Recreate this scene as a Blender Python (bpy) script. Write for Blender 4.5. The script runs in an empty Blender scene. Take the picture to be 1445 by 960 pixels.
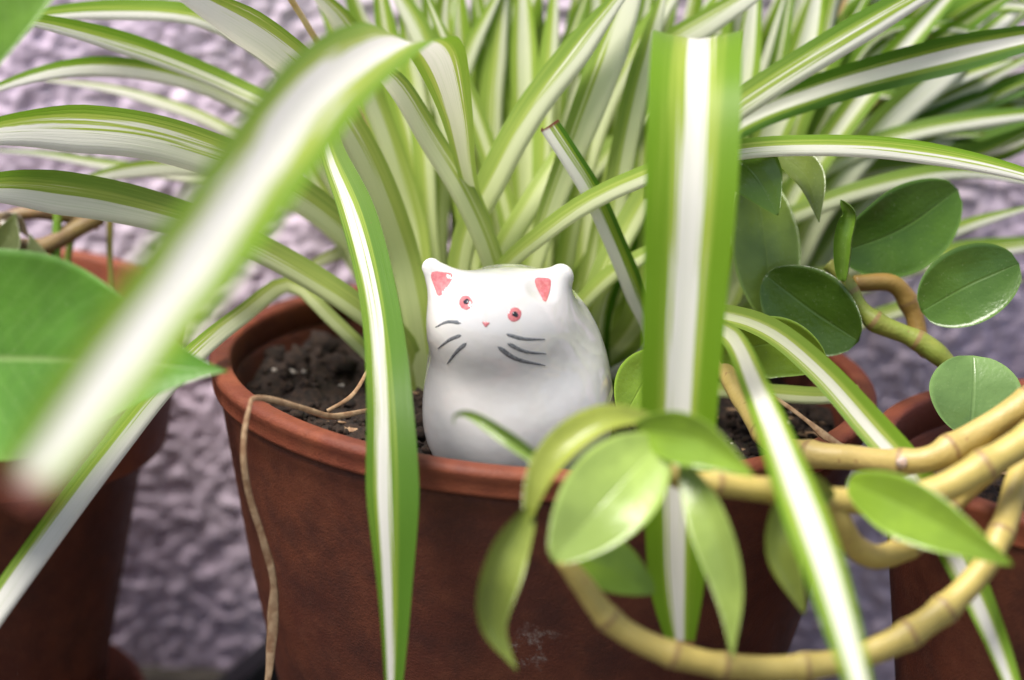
import bpy, bmesh, math, random
import numpy as np
from mathutils import Vector, noise

# ------------------------------------------------------------------ camera, sky, sun, exposure
scene = bpy.context.scene
COL = scene.collection
W, H = 1445.0, 960.0
LENS, SENSOR = 100.0, 36.0
FPX = LENS / SENSOR * W
D0 = 0.80                      # camera to the axis of the main pot
RIM = 0.15                     # height of the pot rim above the ground
PITCH, ROLL = math.radians(16.5), math.radians(3.6)
r0 = Vector((1, 0, 0)); u0 = Vector((0, math.sin(PITCH), math.cos(PITCH)))
FWD = Vector((0, math.cos(PITCH), -math.sin(PITCH)))
RIGHT = r0 * math.cos(ROLL) + u0 * math.sin(ROLL)
UP = -r0 * math.sin(ROLL) + u0 * math.cos(ROLL)
CAM = Vector((0, 0, RIM)) - FWD * D0 - RIGHT * ((767 - W / 2) / FPX * D0) - UP * (-(515 - H / 2) / FPX * D0)
cd = bpy.data.cameras.new('camera'); cam = bpy.data.objects.new('camera', cd); COL.objects.link(cam)
cd.lens = LENS; cd.sensor_width = SENSOR; cd.clip_start = 0.01; cd.clip_end = 100
from mathutils import Matrix
M = Matrix((RIGHT, UP, -FWD)).transposed().to_4x4(); M.translation = CAM; cam.matrix_world = M
cd.dof.use_dof = True; cd.dof.focus_distance = D0 - 0.048; cd.dof.aperture_fstop = 6.3
scene.camera = cam

SUN_EL, SUN_AZ = math.radians(65), math.radians(-124)   # azimuth from +y, clockwise: the light comes from the left and the front
world = bpy.data.worlds.new('World'); scene.world = world; world.use_nodes = True
wn = world.node_tree.nodes; wl = world.node_tree.links
sky = wn.new('ShaderNodeTexSky'); sky.sky_type = 'NISHITA'; sky.sun_disc = False
sky.sun_elevation = SUN_EL; sky.sun_rotation = SUN_AZ
sky.air_density = 1.0; sky.dust_density = 3.0; sky.ozone_density = 1.0
wl.new(sky.outputs[0], wn['Background'].inputs[0]); wn['Background'].inputs[1].default_value = 0.05
sd = bpy.data.lights.new('sun', 'SUN'); sun = bpy.data.objects.new('sun', sd); COL.objects.link(sun)
sd.energy = 2.2; sd.angle = math.radians(30); sd.color = (1, 0.95, 0.89)
sdir = Vector((math.sin(SUN_AZ) * math.cos(SUN_EL), math.cos(SUN_AZ) * math.cos(SUN_EL), math.sin(SUN_EL)))
sun.rotation_euler = sdir.to_track_quat('Z', 'Y').to_euler(); sun.location = (0, 0, 2)
vs = scene.view_settings; vs.view_transform = 'Standard'; vs.look = 'None'; vs.gamma = 1; vs.exposure = 1.5
vs.use_curve_mapping = False
random.seed(4)

# ------------------------------------------------------------------ helpers
def at(px, py, d):             # photograph pixel at a distance d (cm) behind the pot axis -> place
    z = D0 + d * 0.01
    return CAM + FWD * z + RIGHT * ((px - W / 2) / FPX * z) + UP * (-(py - H / 2) / FPX * z)
def ray(px, py):
    return (FWD + RIGHT * ((px - W / 2) / FPX) + UP * (-(py - H / 2) / FPX)).normalized()
def on_z(px, py, z):
    r = ray(px, py); return CAM + r * ((z - CAM.z) / r.z)
def px_cm(w, p):               # pixels -> metres at the distance of point p
    return w / FPX * (p - CAM).dot(FWD)
def link(name, verts, faces, mat, parent=None, smooth=True, uvs=None):
    me = bpy.data.meshes.new(name); me.from_pydata([tuple(v) for v in verts], [], faces)
    if smooth: me.polygons.foreach_set('use_smooth', [True] * len(me.polygons))
    if uvs is not None:
        uv = me.uv_layers.new(name='UVMap')
        idx = np.empty(len(me.loops), dtype=np.int32); me.loops.foreach_get('vertex_index', idx)
        uv.data.foreach_set('uv', np.asarray(uvs, dtype=np.float32)[idx].ravel())
    me.materials.append(mat); me.update()
    o = bpy.data.objects.new(name, me); COL.objects.link(o)
    if parent:
        o.parent = parent; o.matrix_parent_inverse = Matrix.Translation(parent_loc(parent)).inverted()
    return o
def parent_loc(p):
    return Vector((0, 0, 0)) if p.parent else p.location.copy()
def attr(o, name, rgba):
    a = o.data.color_attributes.new(name, 'FLOAT_COLOR', 'POINT')
    a.data.foreach_set('color', list(rgba) * len(o.data.vertices))
def thing(name, label, cat, loc, group=None):
    o = bpy.data.objects.new(name, None); COL.objects.link(o); o.location = loc; o.empty_display_size = .02
    tag(o, label, cat, group); return o
def tag(o, label, cat, group=None):
    o['label'] = label; o['category'] = cat
    if group: o['group'] = group
def catmull(P, n):             # P: list of numpy rows, n samples, centripetal-ish parametrisation by chord
    P = np.asarray(P, float)
    t = np.concatenate([[0], np.cumsum(np.sqrt(np.linalg.norm(np.diff(P[:, :3], axis=0), axis=1)) + 1e-9)])
    E = np.vstack([2 * P[0] - P[1], P, 2 * P[-1] - P[-2]])
    te = np.concatenate([[t[0] - (t[1] - t[0])], t, [t[-1] + (t[-1] - t[-2])]])
    s = np.linspace(t[0], t[-1], 400); out = np.empty((400, P.shape[1]))
    for i, x in enumerate(s):
        k = min(max(np.searchsorted(t, x, 'right') - 1, 0), len(P) - 2) + 1
        t0, t1, t2, t3 = te[k - 1:k + 3]; p0, p1, p2, p3 = E[k - 1:k + 3]
        a1 = (t1 - x) / (t1 - t0) * p0 + (x - t0) / (t1 - t0) * p1; a2 = (t2 - x) / (t2 - t1) * p1 + (x - t1) / (t2 - t1) * p2
        a3 = (t3 - x) / (t3 - t2) * p2 + (x - t2) / (t3 - t2) * p3
        b1 = (t2 - x) / (t2 - t0) * a1 + (x - t0) / (t2 - t0) * a2; b2 = (t3 - x) / (t3 - t1) * a2 + (x - t1) / (t3 - t1) * a3
        out[i] = (t2 - x) / (t2 - t1) * b1 + (x - t1) / (t2 - t1) * b2
    L = np.concatenate([[0], np.cumsum(np.linalg.norm(np.diff(out[:, :3], axis=0), axis=1))])
    q = np.linspace(0, L[-1], n)
    return np.stack([np.interp(q, L, out[:, j]) for j in range(P.shape[1])], 1), q

# ------------------------------------------------------------------ materials
class NT:
    def __init__(s, name):
        s.m = bpy.data.materials.new(name); s.m.use_nodes = True; s.t = s.m.node_tree; s.b = s.t.nodes['Principled BSDF']
        s.out = s.t.nodes['Material Output']
    def n(s, typ, **kw):
        nd = s.t.nodes.new(typ)
        for k, v in kw.items():
            if k.startswith('i_'):
                key = k[2:]; nd.inputs[int(key) if key.isdigit() else key].default_value = v
            else: setattr(nd, k, v)
        return nd
    def l(s, a, b): s.t.links.new(a, b)
    def math(s, op, a, b=None, c=None, clamp=False):
        nd = s.t.nodes.new('ShaderNodeMath'); nd.operation = op; nd.use_clamp = clamp
        for i, v in enumerate((a, b, c)):
            if v is None: continue
            if hasattr(v, 'is_linked'): s.l(v, nd.inputs[i])
            else: nd.inputs[i].default_value = v
        return nd.outputs[0]
    def mix(s, f, a, b):
        nd = s.t.nodes.new('ShaderNodeMix'); nd.data_type = 'RGBA'
        for v, i in ((f, 0), (a, 6), (b, 7)):
            if hasattr(v, 'is_linked'): s.l(v, nd.inputs[i])
            else: nd.inputs[i].default_value = v if i == 0 else (*v, 1)
        return nd.outputs[2]
    def ss(s, v, lo, hi):
        nd = s.t.nodes.new('ShaderNodeMapRange'); nd.interpolation_type = 'SMOOTHSTEP'
        for x, i in ((v, 0), (lo, 1), (hi, 2)):
            if hasattr(x, 'is_linked'): s.l(x, nd.inputs[i])
            else: nd.inputs[i].default_value = x
        return nd.outputs[0]
    def noise(s, vec, scale, detail=3, rough=.55):
        nd = s.n('ShaderNodeTexNoise', i_Scale=scale, i_Detail=detail, i_Roughness=rough)
        if vec is not None: s.l(vec, nd.inputs['Vector'])
        return nd.outputs[0]
    def bump(s, h, strength, dist):
        nd = s.n('ShaderNodeBump', i_Strength=strength, i_Distance=dist); s.l(h, nd.inputs['Height']); s.l(nd.outputs[0], s.b.inputs['Normal']); return nd.outputs[0]

def blade_material():
    k = NT('variegated_blade'); uv = k.n('ShaderNodeUVMap'); sep = k.n('ShaderNodeSeparateXYZ'); k.l(uv.outputs[0], sep.inputs[0])
    u, v = sep.outputs[0], sep.outputs[1]
    a = k.n('ShaderNodeAttribute', attribute_name='blade'); sa = k.n('ShaderNodeSeparateColor'); k.l(a.outputs['Color'], sa.inputs[0])
    white, off, tone = sa.outputs[0], sa.outputs[1], sa.outputs[2]; tip = a.outputs['Alpha']
    rnd = k.n('ShaderNodeObjectInfo').outputs['Random']
    c = k.n('ShaderNodeCombineXYZ'); k.l(k.math('MULTIPLY', u, 16.0), c.inputs[0]); k.l(k.math('MULTIPLY', v, .10), c.inputs[1]); k.l(k.math('MULTIPLY', rnd, 80.0), c.inputs[2])
    st = k.noise(c.outputs[0], 1.0, 3, .6)
    c2 = k.n('ShaderNodeCombineXYZ'); k.l(k.math('MULTIPLY', u, 46.0), c2.inputs[0]); k.l(k.math('MULTIPLY', v, .2), c2.inputs[1]); k.l(k.math('MULTIPLY', rnd, 50.0), c2.inputs[2])
    fine = k.noise(c2.outputs[0], 1.0, 2, .5)
    s = k.math('MULTIPLY', k.math('ABSOLUTE', k.math('SUBTRACT', u, k.math('ADD', off, .5))), 2.0)
    sn = k.math('ADD', s, k.math('ADD', k.math('MULTIPLY', k.math('SUBTRACT', st, .5), .95), k.math('MULTIPLY', k.math('SUBTRACT', fine, .5), .45)))
    isg = k.ss(sn, k.math('SUBTRACT', white, .03), k.math('ADD', white, .05))       # 0 cream, 1 green
    deep = k.ss(sn, k.math('ADD', white, .02), k.math('ADD', white, .36))
    lg = k.mix(tone, (.44, .54, .09), (.27, .38, .04)); dg = k.mix(tone, (.195, .36, .012), (.062, .165, .012))
    green = k.mix(deep, lg, dg)
    basev = k.math('MAXIMUM', k.ss(v, 3.0, 17.0), k.ss(tone, .85, .95))
    green = k.mix(basev, k.mix(.5, (.58, .66, .20), green), green)
    cream = k.mix(basev, (.66, .73, .34), (.82, .82, .74))
    col = k.mix(isg, cream, green)
    col = k.mix(k.math('MULTIPLY', k.ss(fine, .5, .75), .3), col, k.mix(.5, col, (.20, .36, .05)))
    gp = k.n('ShaderNodeNewGeometry')
    sp = k.noise(gp.outputs['Position'], 420, 2); col = k.mix(k.math('MULTIPLY', k.ss(sp, .76, .80), .4), col, (.20, .13, .05))
    # dried, brown end of cut or damaged blades
    tn = k.noise(gp.outputs['Position'], 300, 2)
    col = k.mix(k.ss(k.math('ADD', tip, k.math('MULTIPLY', k.math('SUBTRACT', tn, .5), .3)), .5, .7), col, (.22, .07, .05))
    k.l(col, k.b.inputs['Base Color']); k.b.inputs['Roughness'].default_value = .44
    k.b.inputs['Specular IOR Level'].default_value = .28
    nb = k.bump(fine, .25, .0006)
    tr = k.n('ShaderNodeBsdfTranslucent'); k.l(col, tr.inputs[0]); mx = k.n('ShaderNodeMixShader', i_0=.36)
    k.l(k.b.outputs[0], mx.inputs[1]); k.l(tr.outputs[0], mx.inputs[2]); k.l(mx.outputs[0], k.out.inputs[0])
    return k.m
def leaf_material(name, rough, trans, vein):
    k = NT(name); a = k.n('ShaderNodeAttribute', attribute_name='tint'); gp = k.n('ShaderNodeNewGeometry'); p = gp.outputs['Position']
    uv = k.n('ShaderNodeUVMap'); sep = k.n('ShaderNodeSeparateXYZ'); k.l(uv.outputs[0], sep.inputs[0]); u, v = sep.outputs[0], sep.outputs[1]
    n1 = k.noise(p, 70, 3); n2 = k.noise(p, 700, 2)
    col = k.mix(k.ss(n1, .35, .7), k.mix(.3, a.outputs['Color'], (.02, .06, .01)), a.outputs['Color'])
    s = k.math('ABSOLUTE', k.math('SUBTRACT', u, .5))
    mid = k.ss(k.math('ADD', s, k.math('MULTIPLY', n1, .02)), .035, .012)
    col = k.mix(k.math('MULTIPLY', mid, .35 * vein), col, (.45, .58, .22))
    if vein > .5:
        c = k.n('ShaderNodeCombineXYZ'); k.l(k.math('MULTIPLY', s, 5.0), c.inputs[0]); k.l(k.math('ADD', k.math('MULTIPLY', v, .55), k.math('MULTIPLY', s, -3.0)), c.inputs[1])
        wv = k.n('ShaderNodeTexWave', wave_type='BANDS', bands_direction='Y', i_Scale=.9, i_Distortion=1.2); k.l(c.outputs[0], wv.inputs[0])
        col = k.mix(k.math('MULTIPLY', k.ss(wv.outputs[1], .55, 1.0), .10 * vein), col, k.mix(.5, col, (.36, .58, .16)))
    edge = k.ss(s, .45, .499); col = k.mix(k.math('MULTIPLY', edge, .05), col, (.34, .46, .12))
    spk = k.ss(k.noise(p, 1500, 1), .68, .75); col = k.mix(k.math('MULTIPLY', spk, .2), col, (.4, .45, .25))
    k.l(col, k.b.inputs['Base Color'])
    k.l(k.math('ADD', k.math('MULTIPLY', n1, .22), rough - .11), k.b.inputs['Roughness'])
    k.bump(k.math('ADD', n2, k.math('MULTIPLY', mid, -1.5)), .25, .0005)
    tr = k.n('ShaderNodeBsdfTranslucent'); k.l(col, tr.inputs[0]); mx = k.n('ShaderNodeMixShader', i_0=trans)
    k.l(k.b.outputs[0], mx.inputs[1]); k.l(tr.outputs[0], mx.inputs[2]); k.l(mx.outputs[0], k.out.inputs[0])
    return k.m
def stem_material():
    k = NT('yellow_stem'); gp = k.n('ShaderNodeNewGeometry'); p = gp.outputs['Position']
    a = k.n('ShaderNodeAttribute', attribute_name='tint'); n1 = k.noise(p, 90, 3); n2 = k.noise(p, 900, 3)
    uv = k.n('ShaderNodeUVMap'); sep = k.n('ShaderNodeSeparateXYZ'); k.l(uv.outputs[0], sep.inputs[0])
    col = k.mix(k.ss(n1, .35, .7), a.outputs['Color'], k.mix(.45, a.outputs['Color'], (.33, .25, .06)))
    ring = k.ss(sep.outputs[0], .70, .97)        # u carries the closeness to a node
    col = k.mix(k.math('MULTIPLY', k.math('MULTIPLY', ring, k.ss(n1, .2, .5)), .85), col, (.28, .17, .07))
    col = k.mix(k.math('MULTIPLY', k.ss(k.noise(p, 420, 2), .66, .72), .6), col, (.28, .13, .06))
    k.l(col, k.b.inputs['Base Color']); k.b.inputs['Roughness'].default_value = .42; k.b.inputs['Subsurface Weight'].default_value = .1
    k.b.inputs['Subsurface Radius'].default_value = (.003, .002, .001); k.bump(n2, .35, .0006)
    return k.m
def pot_point(px, py):         # where a pixel meets the front of the main pot
    r = ray(px, py); t = .55
    while t < .95:
        p = CAM + r * t; z = p.z; R_ = .080 + (z - (RIM - .06)) * (.0092 / .044 if z > RIM - .06 else .0215 / .086)
        if math.hypot(p.x, p.y) < R_: return p
        t += .0003
    return CAM
def terracotta(name, damp, dark=1.0, patch=None):
    k = NT(name); gp = k.n('ShaderNodeNewGeometry'); p = gp.outputs['Position']
    n1 = k.noise(p, 22, 5, .6); n2 = k.noise(p, 160, 4, .6); n3 = k.noise(p, 1400, 3, .6); n4 = k.noise(p, 48, 6, .7)
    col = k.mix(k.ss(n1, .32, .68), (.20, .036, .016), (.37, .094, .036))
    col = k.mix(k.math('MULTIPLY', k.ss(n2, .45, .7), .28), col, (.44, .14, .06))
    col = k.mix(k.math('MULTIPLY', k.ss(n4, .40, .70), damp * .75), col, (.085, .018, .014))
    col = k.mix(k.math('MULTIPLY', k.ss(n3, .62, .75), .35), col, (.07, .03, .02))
    chalk = k.math('MULTIPLY', k.ss(k.noise(p, 33, 6, .75), .66, .76), k.ss(k.noise(p, 420, 3), .4, .62))
    col = k.mix(k.math('MULTIPLY', chalk, .55), col, (.62, .54, .48))
    if patch is not None:      # lime bloom on the front of the pot
        for q, r_ in patch:
            v = k.n('ShaderNodeVectorMath', operation='DISTANCE'); k.l(p, v.inputs[0]); v.inputs[1].default_value = tuple(q)
            m = k.math('MULTIPLY', k.ss(k.math('ADD', v.outputs['Value'], k.math('MULTIPLY', k.math('SUBTRACT', n4, .5), .03)), r_, r_ * .25), k.ss(k.noise(p, 260, 5, .75), .46, .66))
            col = k.mix(k.math('MULTIPLY', m, .6), col, (.72, .62, .56))
    if dark < 1: col = k.mix(1 - dark, col, (0, 0, 0))  # even darkening; on the pot bodies it paints shade into the clay
    k.l(col, k.b.inputs['Base Color']); k.l(k.math('ADD', k.math('MULTIPLY', n2, .3), .5), k.b.inputs['Roughness'])
    k.bump(k.math('ADD', n3, k.math('MULTIPLY', n2, 1.2)), .35, .0008); return k.m
def simple(name, base, rough, var=None, scale=200, bump=0, dist=.001, **kw):
    k = NT(name); gp = k.n('ShaderNodeNewGeometry'); n1 = k.noise(gp.outputs['Position'], scale, 4)
    k.l(k.mix(k.ss(n1, .3, .7), base, var or base), k.b.inputs['Base Color']); k.b.inputs['Roughness'].default_value = rough
    for a, b in kw.items(): k.b.inputs[a.replace('_', ' ')].default_value = b
    if bump: k.bump(n1, bump, dist)
    return k.m
def wall_material():
    k = NT('roughcast_paint'); gp = k.n('ShaderNodeNewGeometry'); p = gp.outputs['Position']
    n1 = k.noise(p, 9, 4); n2 = k.noise(p, 240, 5, .65); n3 = k.noise(p, 900, 3)
    col = k.mix(k.ss(n1, .3, .7), (.74, .59, .745), (.87, .75, .85))
    col = k.mix(k.math('MULTIPLY', k.ss(k.noise(p, 120, 4, .7), .56, .72), .16), col, (.45, .36, .38))
    k.l(col, k.b.inputs['Base Color']); k.b.inputs['Roughness'].default_value = .85; k.b.inputs['Specular IOR Level'].default_value = .15
    k.bump(k.math('ADD', n2, k.math('MULTIPLY', n3, .3)), .3, .0010); return k.m
def ceramic():
    k = NT('white_glaze'); gp = k.n('ShaderNodeNewGeometry'); p = gp.outputs['Position']
    n1 = k.noise(p, 60, 3); n2 = k.noise(p, 140, 2); n3 = k.noise(p, 1600, 2)
    col = k.mix(k.ss(n1, .3, .7), (.76, .735, .725), (.80, .785, .775))
    col = k.mix(k.math('MULTIPLY', k.ss(n3, .70, .76), .25), col, (.45, .40, .36))
    k.l(col, k.b.inputs['Base Color']); k.b.inputs['Roughness'].default_value = .07
    k.b.inputs['Subsurface Weight'].default_value = .12; k.b.inputs['Subsurface Radius'].default_value = (.003, .0022, .0018)
    k.b.inputs['Coat Weight'].default_value = .6; k.b.inputs['Coat Roughness'].default_value = .04
    k.bump(n2, .10, .0022); return k.m
MB = blade_material(); ML = leaf_material('fleshy_leaf', .24, .12, .15); MP = leaf_material('broad_leaf', .36, .30, 1.0); MS = stem_material()
MT = terracotta('terracotta_damp_shaded', .85, .42, [(pot_point(772, 886), .0062), (pot_point(735, 920), .0045)]); MR = terracotta('terracotta_dry', .5, .74)  # body clay: damp mottling plus shade put into its colour
MW = wall_material(); MC = ceramic()
MPINK = simple('pink_underglaze', (.62, .15, .17), .14, (.72, .26, .27), 900, Coat_Weight=.5)
MINK = simple('grey_underglaze', (.10, .11, .13), .16, (.26, .27, .29), 1500, Coat_Weight=.5)
MBLK = simple('black_underglaze', (.012, .012, .02), .12, (.03, .03, .05), 900, Coat_Weight=.5)
MSOIL = simple('potting_soil', (.008, .0045, .003), .95, (.038, .020, .012), 500, .8, .0015)
MPERL = simple('perlite', (.55, .50, .45), .9, (.38, .33, .28), 500)
MDRY = simple('dried_blade', (.26, .14, .07), .7, (.46, .31, .18), 380, .5, .0006)
MTAN = simple('tan_stalk', (.62, .40, .16), .55, (.74, .55, .28), 160)
MBLACK = simple('black_plastic', (.008, .009, .012), .45, (.016, .017, .02), 200)
MGND = simple('concrete_ground', (.075, .064, .050), .9, (.12, .105, .085), 90, .6, .002)
MSCAR = simple('pale_scar', (.66, .55, .48), .6, (.45, .30, .22), 1200)

# ------------------------------------------------------------------ setting: ground, wall
g = link('ground', [(-3, -3, 0), (3, -3, 0), (3, .30, 0), (-3, .30, 0)], [(0, 1, 2, 3)], MGND); g['kind'] = 'structure'
YW = 0.118
def vnoise(x, y, seed):        # smooth value noise in -1..1
    xi, yi = np.floor(x).astype(np.int64), np.floor(y).astype(np.int64); fx, fy = x - xi, y - yi
    fx = fx * fx * (3 - 2 * fx); fy = fy * fy * (3 - 2 * fy)
    def hsh(a, b): return (np.sin(a * 127.1 + b * 311.7 + seed * 74.7) * 43758.5453) % 1.0
    return 2 * ((hsh(xi, yi) * (1 - fx) + hsh(xi + 1, yi) * fx) * (1 - fy) + (hsh(xi, yi + 1) * (1 - fx) + hsh(xi + 1, yi + 1) * fx) * fy) - 1
def build_wall():
    nx, nz = 420, 330; x0, x1, z0, z1 = -.34, .34, -.02, .46
    X, Z = np.meshgrid(np.linspace(x0, x1, nx), np.linspace(z0, z1, nz)); I, J = np.meshgrid(np.arange(nx), np.arange(nz))
    f = np.clip(np.minimum(np.minimum(I, nx - 1 - I), np.minimum(J, nz - 1 - J)) / 14.0, 0, 1)
    wx = X + .003 * vnoise(X * 70, Z * 70, 3); wz = Z + .003 * vnoise(X * 70, Z * 70, 9)
    h = .0012 * (1 - np.abs(vnoise(wx * 250, wz * 300, 1)) * 1.6) + .0010 * vnoise(wx * 520, wz * 520, 5) + .0012 * vnoise(X * 30, Z * 30, 7)
    V = np.stack([X, YW - f * h, Z], -1).reshape(-1, 3).tolist()
    F = [(j * nx + i, j * nx + i + 1, (j + 1) * nx + i + 1, (j + 1) * nx + i) for j in range(nz - 1) for i in range(nx - 1)]
    n = len(V); V += [(-2.5, YW, -.02), (x0, YW, -.02), (x0, YW, z1), (-2.5, YW, z1), (x1, YW, -.02), (2.5, YW, -.02), (2.5, YW, z1), (x1, YW, z1), (-2.5, YW, .62), (2.5, YW, .62),
                      (-2.5, .3, .62), (2.5, .3, .62), (-2.5, .3, -.02), (2.5, .3, -.02)]
    F += [(n, n + 1, n + 2, n + 3), (n + 4, n + 5, n + 6, n + 7), (n + 3, n + 6, n + 9, n + 8), (n + 8, n + 9, n + 11, n + 10), (n + 10, n + 11, n + 13, n + 12)]
    o = link('wall', V, F, MW); tag(o, 'lilac white roughcast wall with lumpy plaster behind the flowerpots', 'wall')
build_wall()

# ------------------------------------------------------------------ pots
def lathe(name, prof, c, mat, parent=None, n=128, wob=.0004, closed=False):
    V, F = [], []; m = len(prof)
    for i in range(n):
        a = 2 * math.pi * i / n
        for (r, z) in prof:
            q = wob * noise.noise((math.cos(a) * 2.2, math.sin(a) * 2.2, z * 25 + c[0] * 9))
            V.append((c[0] + (r + q) * math.cos(a), c[1] + (r + q) * math.sin(a), c[2] + z))
    for i in range(n):
        for j in range(m if closed else m - 1):
            j2 = (j + 1) % m
            F.append((i * m + j, ((i + 1) % n) * m + j, ((i + 1) % n) * m + j2, i * m + j2))
    return link(name, V, F, mat, parent)
def arc(r, z, rad, a0, a1, n=6):
    return [(r + rad * math.cos(math.radians(a0 + (a1 - a0) * i / n)), z + rad * math.sin(math.radians(a0 + (a1 - a0) * i / n))) for i in range(n + 1)]
def ring_profile(R, t, hgt, taper):   # rounded lip standing h high, t thick
    return ([(R - t - .001, -hgt)] + arc(R - t + .0016, -.0016, .0016, 180, 90, 5) + arc(R - .0022, -.0022, .0022, 90, 0, 6)
            + [(R - .0008, -hgt * .45), (R - taper, -hgt * .78)] + arc(R - taper - .0012, -hgt * .86, .0012, 10, -80, 4) + [(R - taper - .004, -hgt)])
# main pot
C0 = Vector((0, 0, 0)); RP = .0937
pot = thing('terracotta_pot', 'large rusty brown clay pot with thin rounded lip holding the white cat figurine', 'flowerpot', (0, 0, 0))
lathe('rim', ring_profile(RP, .0062, .0080, .0010), (0, 0, RIM), MR, pot, closed=True)
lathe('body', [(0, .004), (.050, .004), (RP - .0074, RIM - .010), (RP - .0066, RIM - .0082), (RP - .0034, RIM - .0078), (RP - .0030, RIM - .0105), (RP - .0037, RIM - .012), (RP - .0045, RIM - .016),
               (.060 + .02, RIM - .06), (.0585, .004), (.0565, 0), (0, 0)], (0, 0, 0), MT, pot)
# pot on the left
CL = on_z(-66, 418, RIM); RL = .0675
potl = thing('terracotta_pot', 'clay pot with a deep collar standing on an orange saucer', 'flowerpot', (CL.x, CL.y, 0))
lathe('rim', [(RL - .006, -.042)] + arc(RL - .0042, -.0015, .0015, 180, 90, 4) + arc(RL - .002, -.002, .002, 90, 0, 4) + [(RL - .0045, -.0405)] + arc(RL - .0065, -.041, .0015, 0, -80, 3), (CL.x, CL.y, RIM), MR, potl, closed=True)
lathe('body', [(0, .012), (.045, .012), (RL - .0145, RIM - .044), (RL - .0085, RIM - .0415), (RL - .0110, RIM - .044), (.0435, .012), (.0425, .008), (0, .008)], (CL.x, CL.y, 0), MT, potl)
sc = lathe('saucer', [(0, .008), (.047, .008), (.0555, .026), (.057, .0275), (.0588, .026), (.0515, .001), (.049, 0), (0, 0)], (CL.x, CL.y, .0005), MR)
tag(sc, 'shallow orange clay saucer under the collared pot', 'saucer')
# pot on the right
CR = on_z(1590, 640, RIM); RR = .067
potr = thing('terracotta_pot', 'shaded dark red clay pot below the thick yellow stems', 'flowerpot', (CR.x, CR.y, 0))
lathe('rim', ring_profile(RR, .006, .009, .0012), (CR.x, CR.y, RIM), MR, potr, closed=True)
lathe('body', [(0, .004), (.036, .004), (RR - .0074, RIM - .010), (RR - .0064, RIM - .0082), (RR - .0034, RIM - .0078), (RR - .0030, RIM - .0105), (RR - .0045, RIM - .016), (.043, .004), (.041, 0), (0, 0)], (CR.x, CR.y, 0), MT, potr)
# soil
def soil(c, R, z, label, seed, crumbs, perl, extra=()):
    rnd = random.Random(seed); V, F = [], []; nr, na = 60, 150
    def hgt(x, y):
        return (.0040 * noise.noise((x * 45, y * 45, seed)) + .0034 * noise.noise((x * 110, y * 110, seed + 3)) + .0022 * abs(noise.noise((x * 260, y * 260, seed + 5)))
                + .0012 * noise.noise((x * 600, y * 600, seed + 8)))
    V.append((c.x, c.y, z + hgt(0, 0)))
    for i in range(1, nr + 1):
        for j in range(na):
            r = R * i / nr; a = 2 * math.pi * j / na; x, y = r * math.cos(a), r * math.sin(a)
            V.append((c.x + x, c.y + y, z + hgt(x, y)))
    for j in range(na): F.append((0, 1 + j, 1 + (j + 1) % na))
    for i in range(nr - 1):
        for j in range(na):
            F.append((1 + i * na + j, 1 + (i + 1) * na + j, 1 + (i + 1) * na + (j + 1) % na, 1 + i * na + (j + 1) % na))
    bm = bmesh.new(); base = bmesh.new(); bmesh.ops.create_icosphere(base, subdivisions=2, radius=1)
    bv = [v.co.copy() for v in base.verts]; bf = [[v.index for v in f.verts] for f in base.faces]; mats = [0] * len(F)
    for k in range(crumbs + perl + len(extra)):
        a = rnd.uniform(0, 2 * math.pi); r = R * math.sqrt(rnd.random()) * .97; x, y = r * math.cos(a), r * math.sin(a)
        s = rnd.uniform(.0005, .0019) * (1.0 if k < crumbs else .55); o = len(V); sx, sy = rnd.uniform(.7, 1.3), rnd.uniform(.7, 1.3); m_ = 0 if k < crumbs else 1
        if k >= crumbs + perl:
            q, s, m_ = extra[k - crumbs - perl]; x, y = q.x - c.x, q.y - c.y
        elif k % 23 == 0 and k < crumbs:
            m_ = 2; s *= .35; sx *= rnd.uniform(2, 7); sy *= rnd.uniform(.4, 5)
        for v in bv:
            q = 1 + .55 * noise.noise(v * 1.6 + Vector((k * 3.1, 0, 0)))
            V.append((c.x + x + v.x * s * sx * q, c.y + y + v.y * s * sy * q, z + hgt(x, y) + s * .3 + v.z * s * q * .85))
        F += [[i + o for i in f] for f in bf]; mats += [m_] * len(bf)
    ob = link('soil', V, F, MSOIL); ob.data.materials.append(MPERL); ob.data.materials.append(MDRY); ob.data.polygons.foreach_set('material_index', mats)
    ob['kind'] = 'stuff'; ob['label'] = label; ob['category'] = 'soil'; bm.free(); base.free()
ZS = RIM - .0135
soil(Vector((0, 0, 0)), RP - .0095, ZS, 'dark crumbly potting soil around the white cat figurine', 2.3, 1700, 40, [(on_z(x, y, ZS), r_, m_) for x, y, r_, m_ in ((430, 538, .0011, 1), (386, 540, .0008, 1), (478, 592, .0006, 1), (598, 618, .0030, 0), (590, 632, .0024, 0), (606, 630, .0022, 0), (872, 612, .0028, 0), (420, 520, .0045, 0), (450, 505, .0050, 0), (385, 510, .0040, 0), (360, 500, .0035, 0), (480, 530, .0042, 0))])
soil(CL, RL - .0075, RIM - .014, 'dark soil inside the collared pot', 5.1, 260, 12)
soil(CR, RR - .010, RIM - .016, 'dark soil in the shaded pot under the yellow stems', 8.7, 200, 8)
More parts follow.
